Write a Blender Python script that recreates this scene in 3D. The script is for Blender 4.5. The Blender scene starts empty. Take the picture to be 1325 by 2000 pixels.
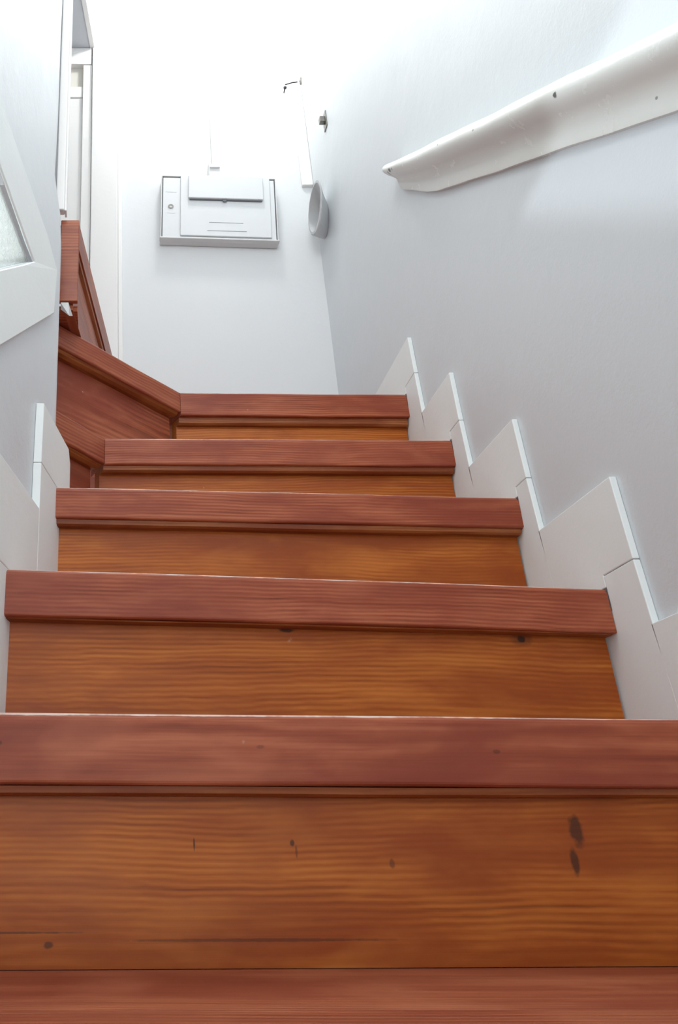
import bpy, math, random
from mathutils import Vector, Matrix
random.seed(4)
S = bpy.context.scene
OZ = 0.68            # height of the camera above the lower floor

# ------------------------------------------------------------------ camera
cd = bpy.data.cameras.new('camera'); cam = bpy.data.objects.new('camera', cd)
S.collection.objects.link(cam)
cam.location = (0, 0, OZ)
cam.rotation_euler = (math.radians(90) + math.atan(1600 / 3750), 0, 0)
cd.sensor_width = 36; cd.sensor_fit = 'AUTO'; cd.lens = 1600 / 2000 * 36
cd.shift_x = (662.5 - 220) / 2000; cd.clip_start = 0.01
S.camera = cam

# ------------------------------------------------------------------ world, lamps, exposure
W = bpy.data.worlds.new('world'); S.world = W; W.use_nodes = True
bg = W.node_tree.nodes['Background']
bg.inputs[0].default_value = (0.93, 0.96, 1.0, 1); bg.inputs[1].default_value = 1.45
S.view_settings.view_transform = 'Standard'; S.view_settings.look = 'None'
S.view_settings.exposure = 0.55; S.view_settings.gamma = 1
S.view_settings.use_curve_mapping = False

def lamp(name, kind, loc, power, size=0.1, color=(1, 1, 1), rot=(0, 0, 0), size_y=None):
    l = bpy.data.lights.new(name, kind); l.energy = power; l.color = color
    if kind == 'POINT': l.shadow_soft_size = size
    else:
        l.size = size
        if size_y: l.shape = 'RECTANGLE'; l.size_y = size_y
    o = bpy.data.objects.new(name, l); o.location = loc; o.rotation_euler = rot
    S.collection.objects.link(o); return o
lamp('ceiling_lamp', 'POINT', (0.33, 1.62, OZ + 2.80), 13.5, 0.07, (1.0, 0.985, 0.96))
lamp('stair_fill', 'POINT', (0.02, 0.38, OZ + 1.78), 11.5, 0.22, (1.0, 0.98, 0.95))  # unseen fill light, added over the flight to brighten walls and skirting
lamp('side_room_lamp', 'POINT', (-1.38, 0.965, OZ + 0.69), 145, 0.035, (0.86, 0.92, 1.0))

# ------------------------------------------------------------------ node helpers
class NT:
    def __init__(s, name):
        s.m = bpy.data.materials.new(name); s.m.use_nodes = True
        s.t = s.m.node_tree; s.b = s.t.nodes['Principled BSDF']
    def n(s, typ, **k):
        x = s.t.nodes.new(typ)
        for a, v in k.items():
            if a.startswith('i_'):
                key = a[2:]; x.inputs[int(key) if key.isdigit() else key].default_value = v
            else: setattr(x, a, v)
        return x
    def l(s, a, b): s.t.links.new(a, b)
    def math(s, op, a, b=None, clamp=False):
        x = s.n('ShaderNodeMath', operation=op); x.use_clamp = clamp
        for i, v in enumerate((a, b)):
            if v is None: continue
            if isinstance(v, (int, float)): x.inputs[i].default_value = v
            else: s.l(v, x.inputs[i])
        return x.outputs[0]
    def mix(s, f, a, b, blend='MIX'):
        x = s.n('ShaderNodeMix', data_type='RGBA', blend_type=blend)
        for i, v in ((0, f), (6, a), (7, b)):
            if isinstance(v, (int, float)): x.inputs[i].default_value = v
            elif isinstance(v, tuple): x.inputs[i].default_value = (*v, 1) if len(v) == 3 else v
            else: s.l(v, x.inputs[i])
        return x.outputs[2]
    def mapping(s, src, scale=(1, 1, 1), loc=(0, 0, 0), rot=(0, 0, 0)):
        x = s.n('ShaderNodeMapping')
        x.inputs['Scale'].default_value = scale; x.inputs['Location'].default_value = loc
        x.inputs['Rotation'].default_value = rot
        s.l(src, x.inputs['Vector']); return x.outputs[0]
    def noise(s, vec, scale, detail=3, rough=.5, dist=0):
        x = s.n('ShaderNodeTexNoise'); s.l(vec, x.inputs['Vector'])
        x.inputs['Scale'].default_value = scale; x.inputs['Detail'].default_value = detail
        x.inputs['Roughness'].default_value = rough; x.inputs['Distortion'].default_value = dist
        return x.outputs['Fac']
    def ramp(s, f, pts):
        x = s.n('ShaderNodeValToRGB'); e = x.color_ramp.elements
        while len(e) < len(pts): e.new(.5)
        for k, (p, c) in zip(e, pts): k.position = p; k.color = (*c, 1) if len(c) == 3 else c
        s.l(f, x.inputs[0]); return x.outputs[0]
    def bump(s, h, strength, dist=.002, normal=None):
        x = s.n('ShaderNodeBump'); x.inputs['Strength'].default_value = strength
        x.inputs['Distance'].default_value = dist; s.l(h, x.inputs['Height'])
        if normal: s.l(normal, x.inputs['Normal'])
        return x.outputs[0]
    def spots(s, col, coord, marks, colour):
        """marks of their own shape: (x, z, half width, half height, strength) in the object's x-z plane"""
        nz = s.noise(coord, 160, 2)
        for (x, z, rx, rz, k) in marks:
            v = s.mapping(coord, (1 / rx, 0, 1 / rz), (-x / rx, 0, -z / rz))
            d = s.n('ShaderNodeVectorMath', operation='LENGTH'); s.l(v, d.inputs[0])
            q = s.math('ADD', d.outputs['Value'], s.math('MULTIPLY', nz, .7))
            q = s.math('MULTIPLY', s.math('SUBTRACT', 1.45, q), 2.2, True)
            col = s.mix(s.math('MULTIPLY', q, k), col, colour)
        return col

def wood(name, dark, mid, light, marks=(), rough=.38, seed=0.0, ring=1.0, far=.14, edge=False):
    t = NT(name)
    co = t.n('ShaderNodeTexCoord').outputs['Object']
    rnd = t.n('ShaderNodeObjectInfo').outputs['Random']
    off = t.n('ShaderNodeCombineXYZ')
    t.l(t.math('MULTIPLY', rnd, 7.3), off.inputs[0]); t.l(t.math('ADD', t.math('MULTIPLY', rnd, .03), seed), off.inputs[1])
    t.l(t.math('ADD', t.math('MULTIPLY', rnd, .12), far), off.inputs[2])
    add = t.n('ShaderNodeVectorMath', operation='ADD'); t.l(co, add.inputs[0]); t.l(off.outputs[0], add.inputs[1])
    p = add.outputs[0]
    # slow wander of the rings along the board
    wn = t.n('ShaderNodeTexNoise'); t.l(t.mapping(p, (2.6, 7, 9)), wn.inputs['Vector'])
    wn.inputs['Scale'].default_value = 1.0; wn.inputs['Detail'].default_value = 2.5
    sub = t.n('ShaderNodeVectorMath', operation='MULTIPLY_ADD'); t.l(wn.outputs['Color'], sub.inputs[0])
    sub.inputs[1].default_value = (0, .018, .024); t.l(t.mapping(p, (1, 1, 1), (0, .02, 0), (0, .012, 0)), sub.inputs[2])
    wv = t.n('ShaderNodeTexWave', wave_type='RINGS', rings_direction='X', wave_profile='SIN')
    t.l(sub.outputs[0], wv.inputs['Vector'])
    wv.inputs['Scale'].default_value = 66 * ring; wv.inputs['Distortion'].default_value = 2.2
    wv.inputs['Detail'].default_value = 3; wv.inputs['Detail Scale'].default_value = .35
    fib = t.noise(t.mapping(p, (7, 300, 300)), 1, 4, .6)
    fib2 = t.noise(t.mapping(p, (2.2, 50, 50)), 1, 4, .65)
    g = t.math('ADD', t.math('MULTIPLY', wv.outputs['Fac'], .17), t.math('ADD', t.math('MULTIPLY', fib, .38), t.math('MULTIPLY', fib2, .55)))
    col = t.ramp(g, [(.30, dark), (.52, mid), (.80, light)])
    bl = t.noise(t.mapping(p, (3.0, 9, 10)), 1.4, 4, .55, .4)
    col = t.mix(t.ramp(bl, [(.36, (1, 1, 1)), (.58, (0, 0, 0))]), col, tuple(c * k for c, k in zip(mid, (.74, .62, .72))))
    b3 = t.noise(t.mapping(p, (1.6, 5, 5), (3, 1, 2)), 2.0, 5, .6, .8)
    col = t.mix(t.math('MULTIPLY', t.ramp(b3, [(.50, (0, 0, 0)), (.66, (1, 1, 1))]), .55), col, tuple(c * k for c, k in zip(mid, (.70, .50, .62))))
    b2 = t.noise(t.mapping(p, (5, 5, 16)), 1.7, 3, .5, .3)
    col = t.mix(t.math('MULTIPLY', t.ramp(b2, [(.5, (0, 0, 0)), (.75, (1, 1, 1))]), .4), col, light)
    sp = t.noise(t.mapping(p, (60, 60, 60)), 1.0, 2)
    col = t.mix(t.ramp(sp, [(.79, (0, 0, 0)), (.83, (1, 1, 1))]), col, (.50, .28, .18))
    if marks: col = t.spots(col, co, marks, (.035, .014, .008))
    if edge:      # light caught by the rounded top arris, painted on as a pale line
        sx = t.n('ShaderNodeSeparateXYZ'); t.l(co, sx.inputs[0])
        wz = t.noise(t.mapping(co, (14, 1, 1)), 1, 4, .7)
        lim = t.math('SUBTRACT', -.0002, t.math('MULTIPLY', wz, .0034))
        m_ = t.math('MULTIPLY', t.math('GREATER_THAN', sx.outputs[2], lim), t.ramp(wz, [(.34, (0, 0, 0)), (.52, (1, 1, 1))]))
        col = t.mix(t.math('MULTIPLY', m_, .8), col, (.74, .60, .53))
    t.l(col, t.b.inputs['Base Color'])
    t.l(t.math('ADD', t.math('MULTIPLY', bl, .25), rough - .1), t.b.inputs['Roughness'])
    t.l(t.bump(g, .2, .0012), t.b.inputs['Normal'])
    t.b.inputs['Specular IOR Level'].default_value = .28
    return t.m

def paint(name, base, rough=.4, bumpy=.25, stain=.05, marks=(), mark_col=(.05, .045, .04), grain=(1, 1, 1), calm=1.0):
    t = NT(name)
    co = t.n('ShaderNodeTexCoord').outputs['Object']
    big = t.noise(co, 2.3, 4, .55, .3)
    fine = t.noise(t.mapping(co, grain), 26, 5, .62, .2)
    tiny = t.noise(co, 190, 3, .6)
    col = t.mix(t.math('MULTIPLY', t.ramp(big, [(.35, (1, 1, 1)), (.68, (0, 0, 0))]), stain * 4, True), base,
                tuple(c * k for c, k in zip(base, (.92, .93, .95))))
    col = t.mix(t.math('MULTIPLY', t.ramp(fine, [(.62, (0, 0, 0)), (.8, (1, 1, 1))]), .25 * calm), col, tuple(min(1, c * 1.07) for c in base))
    if marks: col = t.spots(col, co, marks, mark_col)
    t.l(col, t.b.inputs['Base Color'])
    t.l(t.math('ADD', t.math('MULTIPLY', fine, .25 * calm), rough - .12 * calm), t.b.inputs['Roughness'])
    h = t.math('ADD', t.math('MULTIPLY', big, .9), t.math('ADD', t.math('MULTIPLY', fine, .35), t.math('MULTIPLY', tiny, .07)))
    t.l(t.bump(h, bumpy, .012), t.b.inputs['Normal'])
    return t.m

NOS = ((.145, .029, .012), (.325, .078, .033), (.52, .170, .080))
RIS = ((.175, .036, .004), (.395, .098, .010), (.58, .190, .030))
M = {}
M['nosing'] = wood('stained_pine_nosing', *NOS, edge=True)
M['riser'] = wood('stained_pine_riser', *RIS)
M['strip'] = wood('stained_pine_strip', (.15, .036, .008), (.30, .088, .022), (.44, .165, .055))
M['winder'] = wood('stained_pine_winder', (.135, .029, .012), (.315, .078, .034), (.50, .175, .088), ring=.8, far=.06)
M['wall'] = paint('blue_white_wall_paint', (.70, .745, .77), .42, .22, .05, grain=(1, .8, .6))
M['wall_back'] = paint('white_wall_paint', (.72, .75, .765), .5, .10, .05)
M['skirt'] = paint('white_skirting_paint', (.87, .925, .915), .5, .15, .04)
M['gloss'] = paint('white_gloss_paint', (.80, .79, .755), .25, .35, .03)
M['trim'] = paint('white_trim_paint', (.82, .82, .81), .4, .1, .02)
M['cream'] = paint('cream_paint', (.72, .70, .63), .4, .1, .02)
M['soffit'] = paint('grey_white_soffit_paint', (.60, .63, .67), .6, .1, .03)
M['ceiling'] = paint('white_ceiling_paint', (.85, .85, .84), .8, .1, .02)

def plain(name, col, rough=.4, metal=0):
    t = NT(name)
    co = t.n('ShaderNodeTexCoord').outputs['Object']
    f = t.noise(co, 40, 3)
    t.l(t.mix(t.math('MULTIPLY', f, .3), col, tuple(c * .9 for c in col)), t.b.inputs['Base Color'])
    t.b.inputs['Roughness'].default_value = rough; t.b.inputs['Metallic'].default_value = metal
    return t.m
M['plastic'] = plain('white_box_plastic', (.72, .75, .77), .35)
M['plastic2'] = plain('pale_box_frame', (.70, .71, .71), .4)
M['shadowgap'] = plain('grey_gap_plastic', (.16, .18, .20), .5)
M['metal'] = plain('dull_steel', (.25, .24, .22), .4, .9)
M['black'] = plain('dark_screw_steel', (.03, .03, .03), .4, .6)
M['fibre'] = paint('rough_grey_cement', (.60, .62, .63), .8, .6, .08)

# ------------------------------------------------------------------ mesh helpers
def tag(o, label=None, cat=None, group=None, kind=None):
    if label: o['label'] = label
    if cat: o['category'] = cat
    if group: o['group'] = group
    if kind: o['kind'] = kind
    return o
def empty(name, loc=(0, 0, 0)):
    o = bpy.data.objects.new(name, None); o.location = loc; o.empty_display_size = .05
    S.collection.objects.link(o); return o
def mk(name, verts, faces, mat, parent=None, mw=None, smooth=False, bevel=0):
    """verts in world metres unless mw (a matrix) places them"""
    me = bpy.data.meshes.new(name)
    o = bpy.data.objects.new(name, me)
    if mw is None:
        base = parent.matrix_basis.translation.copy() if parent and not parent.parent else Vector((0, 0, 0))
        if parent and parent.parent: base = parent.parent.matrix_basis.translation + parent.matrix_basis.translation
        me.from_pydata([Vector(v) - base for v in verts], [], faces)
    else:
        me.from_pydata([Vector(v) for v in verts], [], faces)
        o.matrix_basis = mw
    me.materials.append(M[mat] if isinstance(mat, str) else mat)
    S.collection.objects.link(o)
    if parent: o.parent = parent
    import bmesh
    bm = bmesh.new(); bm.from_mesh(me); bmesh.ops.recalc_face_normals(bm, faces=bm.faces); bm.to_mesh(me); bm.free()
    if smooth:
        for p in me.polygons: p.use_smooth = True
    if bevel:
        b = o.modifiers.new('bevel', 'BEVEL'); b.width = bevel; b.segments = 2; b.limit_method = 'ANGLE'
        b.angle_limit = math.radians(35)
    return o
def extr(prof, a, b, axis):
    """prism: 2-D outline pushed from a to b along an axis index; outline gives the other two coordinates in order"""
    n = len(prof); vs = []
    for t in (a, b):
        for (p, q) in prof:
            v = [p, q]; v.insert(axis, t); vs.append(tuple(v))
    fs = [tuple(range(n)), tuple(range(2 * n - 1, n - 1, -1))]
    fs += [(i, (i + 1) % n, n + (i + 1) % n, n + i) for i in range(n)]
    return vs, fs
def box(name, x0, x1, y0, y1, z0, z1, mat, parent=None, mw=None, bevel=0):
    return mk(name, *extr([(x0, y0), (x1, y0), (x1, y1), (x0, y1)], z0, z1, 2), mat, parent, mw, bevel=bevel)
def kb(name, x0, x1, y0, y1, z0, z1, mat, parent=None, bevel=0):
    """box on the back wall, x and z measured for a wall at 2.02 m"""
    return box(name, x0 * K, x1 * K, y0, y1, OZ + (z0 - OZ) * K, OZ + (z1 - OZ) * K, mat, parent, bevel=bevel)
def kp(pts): return [(x * K, y, OZ + (z - OZ) * K) for (x, y, z) in pts]
def sweep(name, prof, L, mat, parent, mw, t0=0, t1=0, seg=1, wob=0, smooth=False, jag=0):
    """profile in local (y,z) run along local x from 0 to L, ends mitred by t0, t1 (x shift per y)"""
    n = len(prof); vs = []; ph = random.random() * 6
    for i in range(seg + 1):
        f = i / seg
        w = wob * (math.sin(f * 5 + ph) + .5 * math.sin(f * 13 + 2 * ph))
        for (y, z) in prof:
            x = (y * t0) * (1 - f) + (L + y * t1) * f
            if jag and i == seg: x += random.uniform(-jag, jag)
            vs.append((x, y, z + w))
    fs = [tuple(range(n)), tuple(range(n * (seg + 1) - 1, n * seg - 1, -1))]
    for i in range(seg):
        for j in range(n):
            k = (j + 1) % n
            fs.append((i * n + j, i * n + k, (i + 1) * n + k, (i + 1) * n + j))
    return mk(name, vs, fs, mat, parent, mw, smooth=smooth)
def frame(p0, p1, z):
    a = math.atan2(p1[1] - p0[1], p1[0] - p0[0])
    return Matrix.Translation((p0[0], p0[1], z + OZ)) @ Matrix.Rotation(a, 4, 'Z')
def dist(p0, p1): return math.hypot(p1[0] - p0[0], p1[1] - p0[1])
def nose_prof(h, d, r=.007):
    pts = [(d, -h), (r * .5, -h)]
    for k in range(4):
        a = math.radians(-90 - k * 30); pts.append((r * .5 + r * .5 * math.cos(a), -h + r * .5 + r * .5 * math.sin(a)))
    for k in range(5):
        a = math.radians(180 - k * 22.5); pts.append((r + r * math.cos(a), -r + r * math.sin(a)))
    pts.append((d, 0)); return pts

XR = .628      # face of the right skirting, where the steps end
XW = .637      # right wall
K = XW / .646
YB = 2.02 * K  # back wall
TL = .012      # thickness of the left skirting
def lx(y, t=0): return -.085 + .2 * (y - 1.12) - t      # face of the left skirting at depth y

# ------------------------------------------------------------------ setting
def st(o): return tag(o, kind='structure')
ZT = 3.35
st(box('wall_right', XW, XW + .12, -1.9, YB + .12, 0, OZ + ZT, 'wall'))
st(box('wall_back', -.95, XW, YB, YB + .12, 0, OZ + ZT, 'wall_back'))
st(box('floor', -1.2, XW, -1.9, .04, -.06, 0, 'riser'))
st(box('ceiling', -.95, XW + .12, -1.9, YB + .12, OZ + ZT, OZ + ZT + .06, 'ceiling'))

# left wall: skew plane with the window opening, rounded wavy end at the top of the flight
WO = [(.20, .095), (.20, .97), (.86, .856), (.994, .837)]                 # opening (Y, z)
def left_wall():
    # front face as polygons around the opening, thickness .11
    yend = 1.125
    T = TL
    P = lambda y, z, t=0: (lx(y, T) - t, y, z + OZ)
    ys0, ys1 = -1.9, yend - .06
    outer = [(ys0, -OZ), (ys1, -OZ), (ys1, ZT), (ys0, ZT)]
    vs, fs = [], []
    def quad(pts):
        b = len(vs); vs.extend(pts); fs.append((b, b + 1, b + 2, b + 3))
    for t in (0, .11):
        a = [P(y, z, t) for (y, z) in outer]; w = [P(y, z, t) for (y, z) in WO]
        quad([a[0], a[1], w[3], w[0]]); quad([a[1], a[2], w[2], w[3]])
        quad([a[2], a[3], w[1], w[2]]); quad([a[3], a[0], w[0], w[1]])
    for i in range(4):
        j = (i + 1) % 4
        quad([P(*WO[i]), P(*WO[j]), P(*WO[j], .11), P(*WO[i], .11)])
        if i != 1: quad([P(*outer[i]), P(*outer[j]), P(*outer[j], .11), P(*outer[i], .11)])
    # rounded plaster end, wandering with height
    rows = 60; cols = 7; b = len(vs)
    for r in range(rows + 1):
        z = -OZ + (ZT + OZ) * r / rows
        w = .012 * math.sin(z * 4.1 + 1.2) + .005 * math.sin(z * 11 + .4)
        f_ = min(1, max(0, (z - 1.055) / .045)); f_ = f_ * f_ * (3 - 2 * f_)
        ya = 1.128 * (1 - f_) + (1.082 + w) * f_; yb_ = 1.160 * (1 - f_) + 1.187 * f_
        for c in range(cols + 1):
            f = c / cols; y = ya + (yb_ - ya) * f
            # the plaster turns away until it runs square into the end of the wall
            x = lx(ya, T) + (.0045 + .002 * (1 - f_)) * math.sin(f * math.pi * .62) - (.004 + .014 * f_) * f * f
            if c == 0: vs.append((lx(yend - .06, T), yend - .06, z + OZ))
            vs.append((x, y, z + OZ))
        vs.append((lx(1.16, .125), yb_, z + OZ))
    for r in range(rows):
        for c in range(cols + 2):
            i = b + r * (cols + 3) + c
            fs.append((i, i + 1, i + cols + 4, i + cols + 3))
    o = mk('wall_left', vs, fs, 'wall')
    import bmesh
    bm = bmesh.new(); bm.from_mesh(o.data); bmesh.ops.remove_doubles(bm, verts=bm.verts, dist=.0003)
    bmesh.ops.recalc_face_normals(bm, faces=bm.faces); bm.to_mesh(o.data); bm.free()
    for p in o.data.polygons: p.use_smooth = p.area < .02
    st(o)
left_wall()
# wall that closes the turning steps on the near side and the far left
st(box('wall_front', -.95, lx(1.15, .14), 1.09, 1.19, 0, OZ + ZT, 'wall_back'))
st(box('wall_side', -1.05, -.95, 1.09, YB + .12, 0, OZ + ZT, 'wall_back'))
# lowered soffit over the turn and the white upstand beside it
st(mk('ceiling_soffit', *extr([(-.95, 1.19), (-.187, 1.19), (-.072, YB), (-.95, YB)], OZ + 2.608 * K, OZ + ZT, 2), 'soffit'))
st(mk('trim_soffit', *extr([(-.187, 1.19), (-.172, 1.19), (-.057, YB), (-.072, YB)], OZ + 2.604 * K, OZ + ZT, 2), 'trim'))
d1 = empty('door_1', (-.15, YB, OZ + 1.12)); tag(d1, kind='structure')
kb('architrave', -.26, -.073, YB - .03, YB, OZ + 2.527, OZ + 2.606, 'trim', d1, bevel=.002)
kb('jamb', -.101, -.070, YB - .026, YB, OZ + 1.12, OZ + 2.527, 'trim', d1, bevel=.002)
kb('transom_panel', -.26, -.101, YB - .010, YB, OZ + 2.43, OZ + 2.527, 'cream', d1)
kb('rail', -.26, -.101, YB - .020, YB, OZ + 2.38, OZ + 2.43, 'trim', d1, bevel=.002)
kb('door_leaf', -.26, -.101, YB - .016, YB, OZ + 1.12, OZ + 2.38, 'trim', d1, bevel=.002)
p = kb('trim_post', -.069, .016, YB - .035, YB, OZ + 1.10, OZ + 2.603, 'trim', bevel=.003); st(p)
p = kb('trim_bead', .016, .030, YB - .018, YB, OZ + .94, OZ + 2.95, 'trim', bevel=.003); st(p)
# white lining at the end of the left wall, above the top step
tl = empty('trim_lining', (-.1, 1.2, OZ + 1.125)); tag(tl, kind='structure')
box('gap_shade', -.2, -.1072, 1.199, 1.206, OZ + 1.06, OZ + ZT, 'soffit', tl)  # grey board added to colour in the shaded gap beside the lining
box('lining_board', -.107, -.0905, 1.190, 1.206, OZ + 1.125, OZ + ZT, 'trim', tl, bevel=.002)
box('stop_bead', -.0905, -.0865, 1.193, 1.212, OZ + 1.125, OZ + ZT, 'trim', tl, bevel=.001)

# window in the left wall: proud frame board, recessed rough glass, sill
def left_window():
    w = empty('window_1', (lx(.6, TL), .6, OZ + .5)); tag(w, kind='structure')
    def ring(inner, outer, t_in, t_out, thick):
        vs, fs = [], []
        for lst, t in ((outer, t_out), (inner, t_in)):
            for (y, z) in lst: vs.append((lx(y, TL) + t, y, z + OZ))
        for lst in (outer, inner):
            for (y, z) in lst: vs.append((lx(y, TL) - thick, y, z + OZ))
        n = len(outer)
        for i in range(n):
            j = (i + 1) % n
            fs += [(i, j, n + j, n + i), (2 * n + i, 2 * n + j, j, i), (n + i, n + j, 3 * n + j, 3 * n + i), (3 * n + i, 3 * n + j, 2 * n + j, 2 * n + i)]
        return vs, fs
    inner = [(.20, .095), (.20, .97), (.86, .856), (.96, .841), (.994, .837), (.95, .7945)]
    outer = [(.12, -.12), (.12, 1.10), (.84, .955), (1.05, .935), (1.108, .915), (1.098, .82)]
    mk('window_frame', *ring(inner, outer, .004, .007, .001), 'skirt', w, bevel=.005)
    gi = [(y, z) for (y, z) in WO]
    t = NT('rippled_glass')
    co = t.n('ShaderNodeTexCoord').outputs['Object']
    nz = t.noise(co, 75, 3, .6, .8)
    tr = t.n('ShaderNodeBsdfTransparent'); tr.inputs[0].default_value = (.93, .96, .96, 1)
    t.b.inputs['Base Color'].default_value = (.80, .80, .74, 1); t.b.inputs['Roughness'].default_value = .12
    t.l(t.bump(nz, .9, .006), t.b.inputs['Normal'])
    tl_ = t.n('ShaderNodeBsdfTranslucent'); tl_.inputs[0].default_value = (.85, .86, .80, 1)
    m0 = t.n('ShaderNodeMixShader'); m0.inputs[0].default_value = .93
    t.l(tl_.outputs[0], m0.inputs[1]); t.l(t.b.outputs[0], m0.inputs[2])
    mx = t.n('ShaderNodeMixShader'); mx.inputs[0].default_value = .55
    t.l(tr.outputs[0], mx.inputs[1]); t.l(m0.outputs[0], mx.inputs[2])
    t.l(mx.outputs[0], t.t.nodes['Material Output'].inputs[0])
    vs = [(lx(y, TL) - k, y, z + OZ) for k in (.006, .009) for (y, z) in gi]
    mk('pane', vs, [(0, 1, 2, 3), (7, 6, 5, 4), (0, 1, 5, 4), (1, 2, 6, 5), (2, 3, 7, 6), (3, 0, 4, 7)], t.m, w)
left_window()

# ------------------------------------------------------------------ staircase
stair = empty('staircase', (0, 0, 0))
tag(stair, 'steep narrow staircase of reddish-brown stained pine steps, top ones turning left', 'staircase')
def wline(y0, slope, x): return y0 + slope * (x - 0)
# name: tread height, nosing front from left point to right point, nosing height, has cove strip
steps = [
    dict(k='W', z=-.48, a=(-.307, .07), b=(XR, .07), h=.056),
    dict(k='Y', z=-.28, a=(-.265, .28), b=(XR, .28), h=.056),
    dict(k='Z', z=-.08, a=(-.22, .498), b=(XR, .498), h=.056),
    dict(k='A', z=.12, a=(-.176, .7233), b=(XR, .7602), h=.0605),
    dict(k='B', z=.32, a=(-.1265, .917), b=(XR, .995), h=.058),
    dict(k='C', z=.52, a=(-.0855, 1.120), b=(XR, 1.158), h=.051),
    dict(k='D', z=.72, a=(-.014, 1.338), b=(XR, 1.343), h=.055),
    dict(k='E', z=.92, a=(.144, 1.504), b=(XR, 1.511), h=.057),
]
# dark marks on the risers and nosings, local metres from the board's left end and top
markA = wood('stained_pine_riser_marked', *RIS, marks=[(.585, -.034, .0065, .014, .75), (.578, -.060, .004, .012, .75), (.247, -.046, .0009, .006, .8),
        (.332, -.045, .0025, .003, .8), (.335, -.052, .0012, .006, .5), (.417, -.061, .0025, .004, .5), (.07, -.113, .09, .0010, .6), (.30, -.119, .12, .0014, .5), (.125, -.122, .004, .003, .7)])
markB = wood('stained_pine_riser_knot', *RIS, marks=[(.643, -.006, .006, .005, .95), (.643, -.006, .016, .010, .4), (.343, -.003, .010, .003, .9)], seed=.02)
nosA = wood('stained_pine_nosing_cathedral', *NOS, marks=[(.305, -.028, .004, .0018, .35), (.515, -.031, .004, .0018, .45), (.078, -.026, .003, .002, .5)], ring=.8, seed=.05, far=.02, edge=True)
prev = None
for s in steps:
    a, b, z, h = s['a'], s['b'], s['z'], s['h']
    L = dist(a, b); mw = frame(a, b, z)
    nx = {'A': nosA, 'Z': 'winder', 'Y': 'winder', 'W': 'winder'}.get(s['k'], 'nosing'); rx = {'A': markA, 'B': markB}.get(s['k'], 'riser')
    mit = {'D': -.48, 'E': -.41}.get(s['k'], 0)
    left0 = 0
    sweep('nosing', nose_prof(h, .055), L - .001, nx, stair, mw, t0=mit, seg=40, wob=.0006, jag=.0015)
    d = {'E': .19, 'A': .29, 'Z': .31}.get(s['k'], .27)
    sweep('tread', [(.0555, -.028), (d, -.028), (d, -.0006), (.0555, -.0006)], L - .001, 'winder', stair, mw, t0=mit, seg=4)
    # cove strip tucked under the nosing
    sh = {'A': .0075, 'B': .002, 'C': .009, 'D': .011, 'E': .016}.get(s['k'], .008)
    mc = Matrix.Translation((0, 0, -h)) 
    off = .013 if s['k'] != 'E' else .016
    sweep('cove_strip', [(off - .007, 0), (off - .006, -sh * .75), (off - .002, -sh), (.021, -sh), (.021, 0)], L - .002, 'strip', stair, mw @ mc, t0=mit, seg=20, wob=.0004)
    rh = .2 - h + (.08 if s['k'] == 'W' else 0)
    sweep('riser', [(.0215, 0), (.0215, -rh), (.0395, -rh), (.0395, 0)], L - .002, rx, stair, mw @ mc, t0=mit, seg=30, wob=0)
# left-hand pieces of the two turning steps
for (p0, p1, z, h, m0) in [((-.104, 1.225), (-.014, 1.338), .72, .055, -.48), ((-.1285, 1.2347), (.144, 1.504), .92, .050, -.41)]:
    L = dist(p0, p1); mw = frame(p0, p1, z); mc = Matrix.Translation((0, 0, -h))
    ml = m0
    sweep('nosing', nose_prof(h, .055), L - .0012, 'winder', stair, mw, t1=ml, seg=16, wob=.0006)
    sweep('tread', [(.0555, -.028), (.16, -.028), (.16, -.0006), (.0555, -.0006)], L - .004, 'winder', stair, mw, t1=ml)
    sweep('cove_strip', [(.005, 0), (.009, -.005), (.016, -.008), (.024, -.008), (.024, 0)], L, 'strip', stair, mw @ mc, t1=ml)
    sweep('riser', [(.0245, 0), (.0245, -.2 + h), (.042, -.2 + h), (.042, 0)], L, 'winder', stair, mw @ mc, t1=ml)
# fill behind: top landing boards and carcass
box('landing_board', .02, XR, 1.57, YB - .002, OZ + .885, OZ + .919, 'winder', stair)
# next step up to the left: its riser runs away from the camera
fa, fb = (-.063, 1.222), (.042, 1.96)
def frame_away(p0, p1, z):
    a = math.atan2(p1[1] - p0[1], p1[0] - p0[0])
    return Matrix.Translation((p0[0], p0[1], z + OZ)) @ Matrix.Rotation(a, 4, 'Z')
mw = frame_away(fa, fb, 1.12); L = dist(fa, fb)
sweep('nosing', [(0, -.062), (.0, -.004), (.003, 0), (.06, 0), (.06, -.062)], L, 'winder', stair, mw, seg=10)
sweep('cove_strip', [(.003, -.0625), (.003, -.075), (.009, -.079), (.02, -.079), (.02, -.0625)], L, 'strip', stair, mw, seg=6)
sweep('riser', [(.009, -.0795), (.009, -.2), (.026, -.2), (.026, -.0795)], L, 'winder', stair, mw, seg=6)
box('carcass', -.16, -.064, 1.228, 1.45, OZ + .9212, OZ + .932, 'winder', stair)
box('nosing_end', -.0975, -.0632, 1.212, 1.2215, OZ + .932, OZ + 1.1195, 'winder', stair, bevel=.0015)
box('tread', -.9, -.125, 1.23, YB - .005, OZ + 1.085, OZ + 1.119, 'winder', stair)
mk('wood_splinter', [(-.094, 1.214, OZ + .93), (-.080, 1.214, OZ + .93), (-.072, 1.22, OZ + .905), (-.078, 1.22, OZ + .905), (-.094, 1.224, OZ + .922), (-.082, 1.226, OZ + .922)],
   [(0, 1, 5, 4), (1, 2, 3, 5), (0, 1, 2, 3), (0, 4, 5, 3)], 'skirt', stair)

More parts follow.
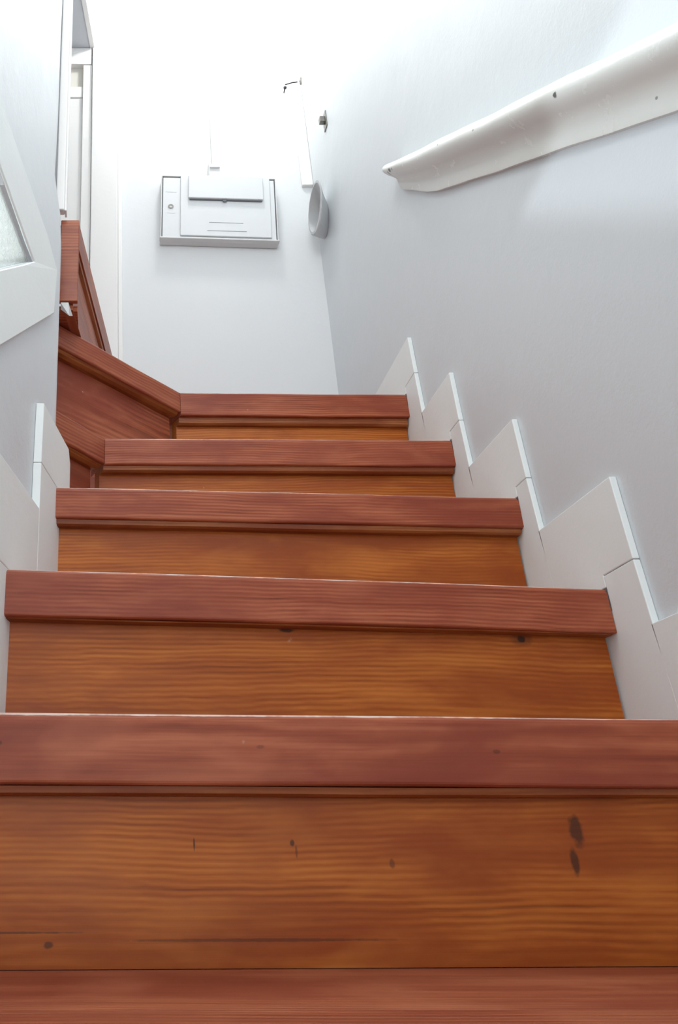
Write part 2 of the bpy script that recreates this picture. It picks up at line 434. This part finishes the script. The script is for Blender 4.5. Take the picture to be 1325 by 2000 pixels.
# ------------------------------------------------------------------ stepped skirting
def sprism(name, pts, side, parent, mat='skirt', t=.018, proud=0):
    """outline in (Y, z), thickness off the wall"""
    n = len(pts); vs = []
    for k in (0, 1):
        for (y, z) in pts:
            x = (XR - proud if k == 0 else XW - .0003) if side == 'r' else (lx(y) + proud if k == 0 else lx(y, TL - .0003))
            vs.append((x, y, z + OZ))
    fs = [tuple(range(n)), tuple(range(2 * n - 1, n - 1, -1))] + [(i, (i + 1) % n, n + (i + 1) % n, n + i) for i in range(n)]
    return mk(name, vs, fs, mat, parent, bevel=.0012)
br = empty('baseboard_right', (XW, 1.0, OZ)); tag(br, kind='structure')
bl = empty('baseboard_left', (lx(.8), .8, OZ)); tag(bl, kind='structure')
# right side: front edge Y, top z, tread z, nosing front Y at the wall
RT = [(.02, -.352, -.48, .07), (.23, -.152, -.28, .28), (.455, .053, -.08, .51), (.695, .2545, .12, .760), (.931, .448, .32, .995), (1.1235, .640, .52, 1.158), (1.300, .8395, .72, 1.343), (1.4545, 1.027, .92, 1.511)]
for i, (yf, zt, zz, yn) in enumerate(RT):
    last = i == len(RT) - 1
    ye = YB - .001 if last else RT[i + 1][0] - .0008
    j = random.uniform(-.003, .003)
    sprism('skirting_board', [(yf, zz + .0165), (yn + .001, zz + .0165), (yn + .001, zz + .0008), (ye - (.012 if 2 <= i < 7 else 0), zz + .0008), (ye, zt + j * .3), (yf + .004, zt)], 'r', br)
    zb = RT[i - 1][2] if i else -OZ
    sprism('skirting_upright', [(yf - (.012 if i > 2 else 0), zb + .0008), (yn + .036, zb + .0008), (yn + .036, zz - .03), (yn + .0005, zz - .03), (yn + .0005, zz + .0155), (yf, zz + .0155)], 'r', br)
LT = [(-.02, -.352, -.48, .07), (.17, -.152, -.28, .28), (.385, .06, -.08, .505), (.63, .25, .12, .724), (.82, .449, .32, .917), (1.040, .619, .52, 1.12)]
for i, (yf, zt, zz, yn) in enumerate(LT):
    last = i == len(LT) - 1
    ye = 1.200 if last else LT[i + 1][0] - .0008
    if last: pts = [(yf, zz + .0008), (ye, zz + .0008), (ye, zt - .022), (ye - .012, zt), (yf + .003, zt)]
    else: pts = [(yf, zz + .0008), (ye, zz + .0008), (ye, zt), (yf, zt)]
    sprism('skirting_board', pts, 'l', bl)
    zb = LT[i - 1][2] if i else -OZ
    sprism('skirting_upright', [(yf, zb + .0008), (yn + .03, zb + .0008), (yn + .03, zz), (yf, zz)], 'l', bl)

# ------------------------------------------------------------------ handrail
def handrail():
    y0 = .20
    sl = .768; a = math.atan(sl); L = (1.44 * K - y0) / math.cos(a)
    # local x along the rail (+Y, up), local y away from the wall (-X), local z up across the rail
    ex = Vector((0, math.cos(a), math.sin(a))); ey = Vector((-1, 0, 0)); ez = Vector((0, -math.sin(a), math.cos(a)))
    mw = Matrix.Identity(4)
    for i, v in enumerate((ex, ey, ez)):
        for r in range(3): mw[r][i] = v[r]
    zw = 1.036 * K + .773 * (y0 - K)
    mw.translation = Vector((XW, y0, zw + OZ))
    prof = [(0, 0), (.009, 0), (.0105, .006), (.011, .018), (.013, .027), (.018, .036), (.026, .042), (.034, .046), (.041, .053), (.045, .061), (.045, .069), (.041, .077), (.034, .083), (.024, .087), (.012, .088), (0, .087)]
    n = len(prof); vs = []; xs = [0]
    seg = 46
    stations = [L * i / seg for i in range(seg)] + [L - .012, L - .006, L - .002, L]
    for x in stations:
        e = L - x; k = 1 if e > .013 else math.sqrt(max(0, 1 - (1 - e / .013) ** 2)) * .4 + .6
        for (u, v) in prof:
            cu, cv = .018, .066
            uu = cu + (u - cu) * k if e < .013 else u; vv = cv + (v - cv) * k if e < .013 else v
            # underside planed up towards the far end, which is cut off upright
            g = max(0, (x - (L - .26)) / .26); vv += .030 * g * (1 - v / .088)
            xx = x - (.088 - vv) * sl * max(0, 1 - e / .2)
            w = .0006 * math.sin(x * 17) + .0003 * math.sin(x * 41 + v * 90)
            vs.append((xx, max(0, uu) + (w if u > .005 else 0), vv + w))
    fs = [tuple(range(n)), tuple(range(len(vs) - 1, len(vs) - n - 1, -1))]
    for i in range(len(stations) - 1):
        for j in range(n):
            k = (j + 1) % n; fs.append((i * n + j, i * n + k, (i + 1) * n + k, (i + 1) * n + j))
    L0 = L
    m = paint('white_gloss_rail_paint', (.78, .795, .755), .27, .006, .02, calm=.1,
              marks=[(L0 - .066, .066, .008, .004, .85), (L0 - .050, .062, .0025, .005, .8), (L0 - .082, .066, .003, .003, .7), (.79, .061, .005, .004, .9), (.62, .02, .003, .002, .6), (1.2, .07, .003, .002, .6), (1.05, .066, .004, .002, .5)])
    o = mk('handrail', vs, fs, m, None, mw, smooth=True)
    o.data.set_sharp_from_angle(angle=math.radians(50)) if hasattr(o.data, 'set_sharp_from_angle') else None
    tag(o, 'white gloss painted moulded wooden handrail with chipped rounded end on right wall', 'handrail')
handrail()

# ------------------------------------------------------------------ fuse box on the back wall
fb_ = empty('electrical_box', (.1565 * K, YB, OZ + 2.0175 * K)); fb_.rotation_euler = (0, math.radians(2.2), 0)
tag(fb_, 'white plastic fuse box tilted on the back wall below a thin cable', 'fuse box')
def fbox(name, u0, u1, v0, v1, d0, d1, mat, parent=fb_, bevel=.0015):
    # u right, v down from top-left corner, d out from wall
    o = mk(name, *extr([(u0, -d1), (u1, -d1), (u1, -d0), (u0, -d0)], -v1, -v0, 2), mat, parent, Matrix.Identity(4), bevel=bevel)
    return o
Wd, Hd = .359, .2505
fbox('housing', 0, Wd, 0, Hd, .001, .022, 'plastic2')
fbox('side_rim', 0, .003, 0, Hd, .0220, .0340, 'plastic2', bevel=.0006)
fbox('side_rim', Wd - .003, Wd, 0, Hd, .0220, .0340, 'plastic2', bevel=.0006)
fbox('top_rim', .0032, Wd - .0032, 0, .003, .0220, .0340, 'plastic2', bevel=.0006)
fbox('bottom_rim', -.002, Wd + .002, Hd - .003, Hd + .002, .0220, .0380, 'plastic2', bevel=.001)
fbox('gap', .0032, Wd - .0032, .0032, Hd - .004, .0222, .0230, 'shadowgap', bevel=0)
fbox('front_plate', .0058, Wd - .006, .0070, Hd - .0045, .0232, .0320, 'plastic')
cv = fbox('cover', .060, .338, .002, .241, .0322, .0385, 'plastic', bevel=.002)
fl = fbox('flap', .084, .315, .010, .1015, .0387, .0490, 'plastic', bevel=.002)
fbox('flap_lip', .088, .311, .1017, .1040, .0387, .0440, 'shadowgap', fl, bevel=.0005)
def disc(name, u, v, r, d0, d1, mat, parent, n=20, hole=0):
    vs = []; rr = [r] if not hole else [r, hole]
    fs = []
    for d in (d0, d1):
        for R in rr:
            for i in range(n):
                a = 2 * math.pi * i / n; vs.append((u + R * math.cos(a), -d, -v + R * math.sin(a)))
    if not hole:
        fs = [tuple(range(n)), tuple(range(2 * n - 1, n - 1, -1))] + [(i, (i + 1) % n, n + (i + 1) % n, n + i) for i in range(n)]
    else:
        for i in range(n):
            j = (i + 1) % n
            fs += [(i, j, n + j, n + i), (2 * n + i, 3 * n + i, 3 * n + j, 2 * n + j), (i, 2 * n + i, 2 * n + j, j), (n + i, n + j, 3 * n + j, 3 * n + i)]
    return mk(name, vs, fs, mat, parent, Matrix.Identity(4))
disc('finger_notch', .196, .104, .007, .0440, .0452, 'shadowgap', fl)
lk = disc('lock', .031, .125, .0085, .0322, .0340, 'metal', fb_, hole=.0045)
disc('lock_core', .031, .125, .0035, .0322, .0335, 'plastic2', lk)
fbox('embossed_line', .148, .252, .1885, .1893, .0386, .0392, 'shadowgap', cv, bevel=0)
fbox('embossed_line', .142, .262, .2205, .2215, .0386, .0392, 'shadowgap', cv, bevel=0)
fbox('embossed_line', .014, .048, .066, .0666, .0322, .0326, 'plastic2', bevel=0)
fbox('embossed_line', .018, .044, .150, .1508, .0322, .0326, 'plastic2', bevel=0)

cb = empty('cable_run', (.327 * K, YB, OZ + 2.02 * K)); tag(cb, 'thin white cable rising from a small gland above the fuse box', 'cable')
kb('gland', .306, .346, YB - .045, YB - .001, OZ + 1.985, OZ + 2.055, 'plastic2', cb, bevel=.003)
kb('gland_collar', .311, .342, YB - .050, YB - .0455, OZ + 2.035, OZ + 2.041, 'plastic', cb)
def tube(name, pts, r, mat, parent=None, n=8):
    vs, fs = [], []
    pv = [Vector(p) for p in pts]
    for i, p in enumerate(pv):
        d = (pv[min(i + 1, len(pv) - 1)] - pv[max(i - 1, 0)]).normalized()
        u = d.orthogonal().normalized(); v = d.cross(u)
        if i: # keep frames aligned
            u = (pu - d * pu.dot(d)).normalized(); v = d.cross(u)
        pu = u
        for k in range(n):
            a = 2 * math.pi * k / n; vs.append(p + r * (u * math.cos(a) + v * math.sin(a)))
    for i in range(len(pv) - 1):
        for k in range(n):
            q = (k + 1) % n; fs.append((i * n + k, i * n + q, (i + 1) * n + q, (i + 1) * n + k))
    fs += [tuple(range(n)), tuple(range(len(vs) - 1, len(vs) - n - 1, -1))]
    return mk(name, vs, fs, mat, parent, smooth=True)
tube('cable', kp([(.328, YB - .012, OZ + 2.056), (.327, YB - .006, OZ + 2.09), (.331, YB - .005, OZ + 2.35), (.334, YB - .005, OZ + 2.8), (.334, YB - .005, OZ + ZT - .002)]), .0042, 'plastic2', cb)

# cement pipe sleeve poking out of the right wall
def sleeve():
    cy, cz, r0, r1 = 1.868, OZ + 1.772, .074, .067
    vs, fs = [], []; n = 40
    # (x, radius across, radius up, centre shift along the wall): the foot is drawn back into the corner
    prof = [(XW - .0005, .046, .062, .050), (XW - .020, .060, .069, .028), (XW - .038, r0 + .004, r0, .003), (XW - .042, r0 + .003, r0 - .002, 0), (XW - .042, r1 + .003, r1, 0), (XW - .012, r1 - .022, r1 - .010, .030)]
    for (x, ry, rz, dy) in prof:
        for i in range(n):
            a = 2 * math.pi * i / n
            g = .0012 * math.sin(i * 2.3) + .008 * max(0, math.cos(a + math.pi / 2 + .1)) ** 10 if rz > r1 else 0
            vs.append((x, cy + dy + (ry + g) * math.cos(a), cz + (rz + g) * math.sin(a)))
    for k in range(len(prof) - 1):
        for i in range(n):
            j = (i + 1) % n; fs.append((k * n + i, k * n + j, (k + 1) * n + j, (k + 1) * n + i))
    fs.append(tuple(range((len(prof) - 1) * n, len(prof) * n)))
    o = mk('pipe_sleeve', vs, fs, 'fibre', smooth=False)
    for p in o.data.polygons[:n] : p.use_smooth = True
    tag(o, 'round rough grey-white cement sleeve sticking out of the right wall by the corner', 'pipe sleeve')
sleeve()
# boxed duct in the corner
dk = kb('corner_duct', .610, .646 - .0004, YB - .012, YB - .0005, OZ + 2.0, OZ + 2.44, 'trim', bevel=.002)
tag(dk, 'slim white boxed duct standing in the corner above the pipe sleeve', 'duct')
sc = empty('wall_screw', (.588, YB, OZ + 2.43)); tag(sc, 'small black screw in the back wall beside the duct top', 'screw')
tube('shank', kp([(.588, YB - .0005, OZ + 2.425), (.588, YB - .018, OZ + 2.425)]), .0022, 'black', sc)
tube('screw_head', kp([(.588, YB - .018, OZ + 2.425), (.588, YB - .022, OZ + 2.425)]), .0055, 'black', sc, 12)
cl = empty('cable_clip', (.62, YB, OZ + 2.45)); tag(cl, 'bent dark wire clip fixed above the corner duct', 'wire clip')
tube('wire', kp([(.592, YB - .012, OZ + 2.449), (.615, YB - .014, OZ + 2.456), (.634, YB - .016, OZ + 2.457)]), .0022, 'black', cl, 6)
tube('clip', kp([(.643, YB - .02, OZ + 2.44), (.642, YB - .024, OZ + 2.462), (.6455, YB - .022, OZ + 2.470), (.6455, YB - .006, OZ + 2.472)]), .0028, 'metal', cl, 6)
hk = empty('wall_bracket', (XW, 1.83, OZ + 2.07)); tag(hk, 'small dull metal bracket screwed high on the right wall', 'bracket')
box('back_plate', XW - .003, XW - .0003, 1.805 * K, 1.835 * K, OZ + 2.035 * K, OZ + 2.095 * K, 'metal', hk, bevel=.0008)
box('lug', XW - .018, XW - .0032, 1.812 * K, 1.828 * K, OZ + 2.058 * K, OZ + 2.078 * K, 'metal', hk, bevel=.001)
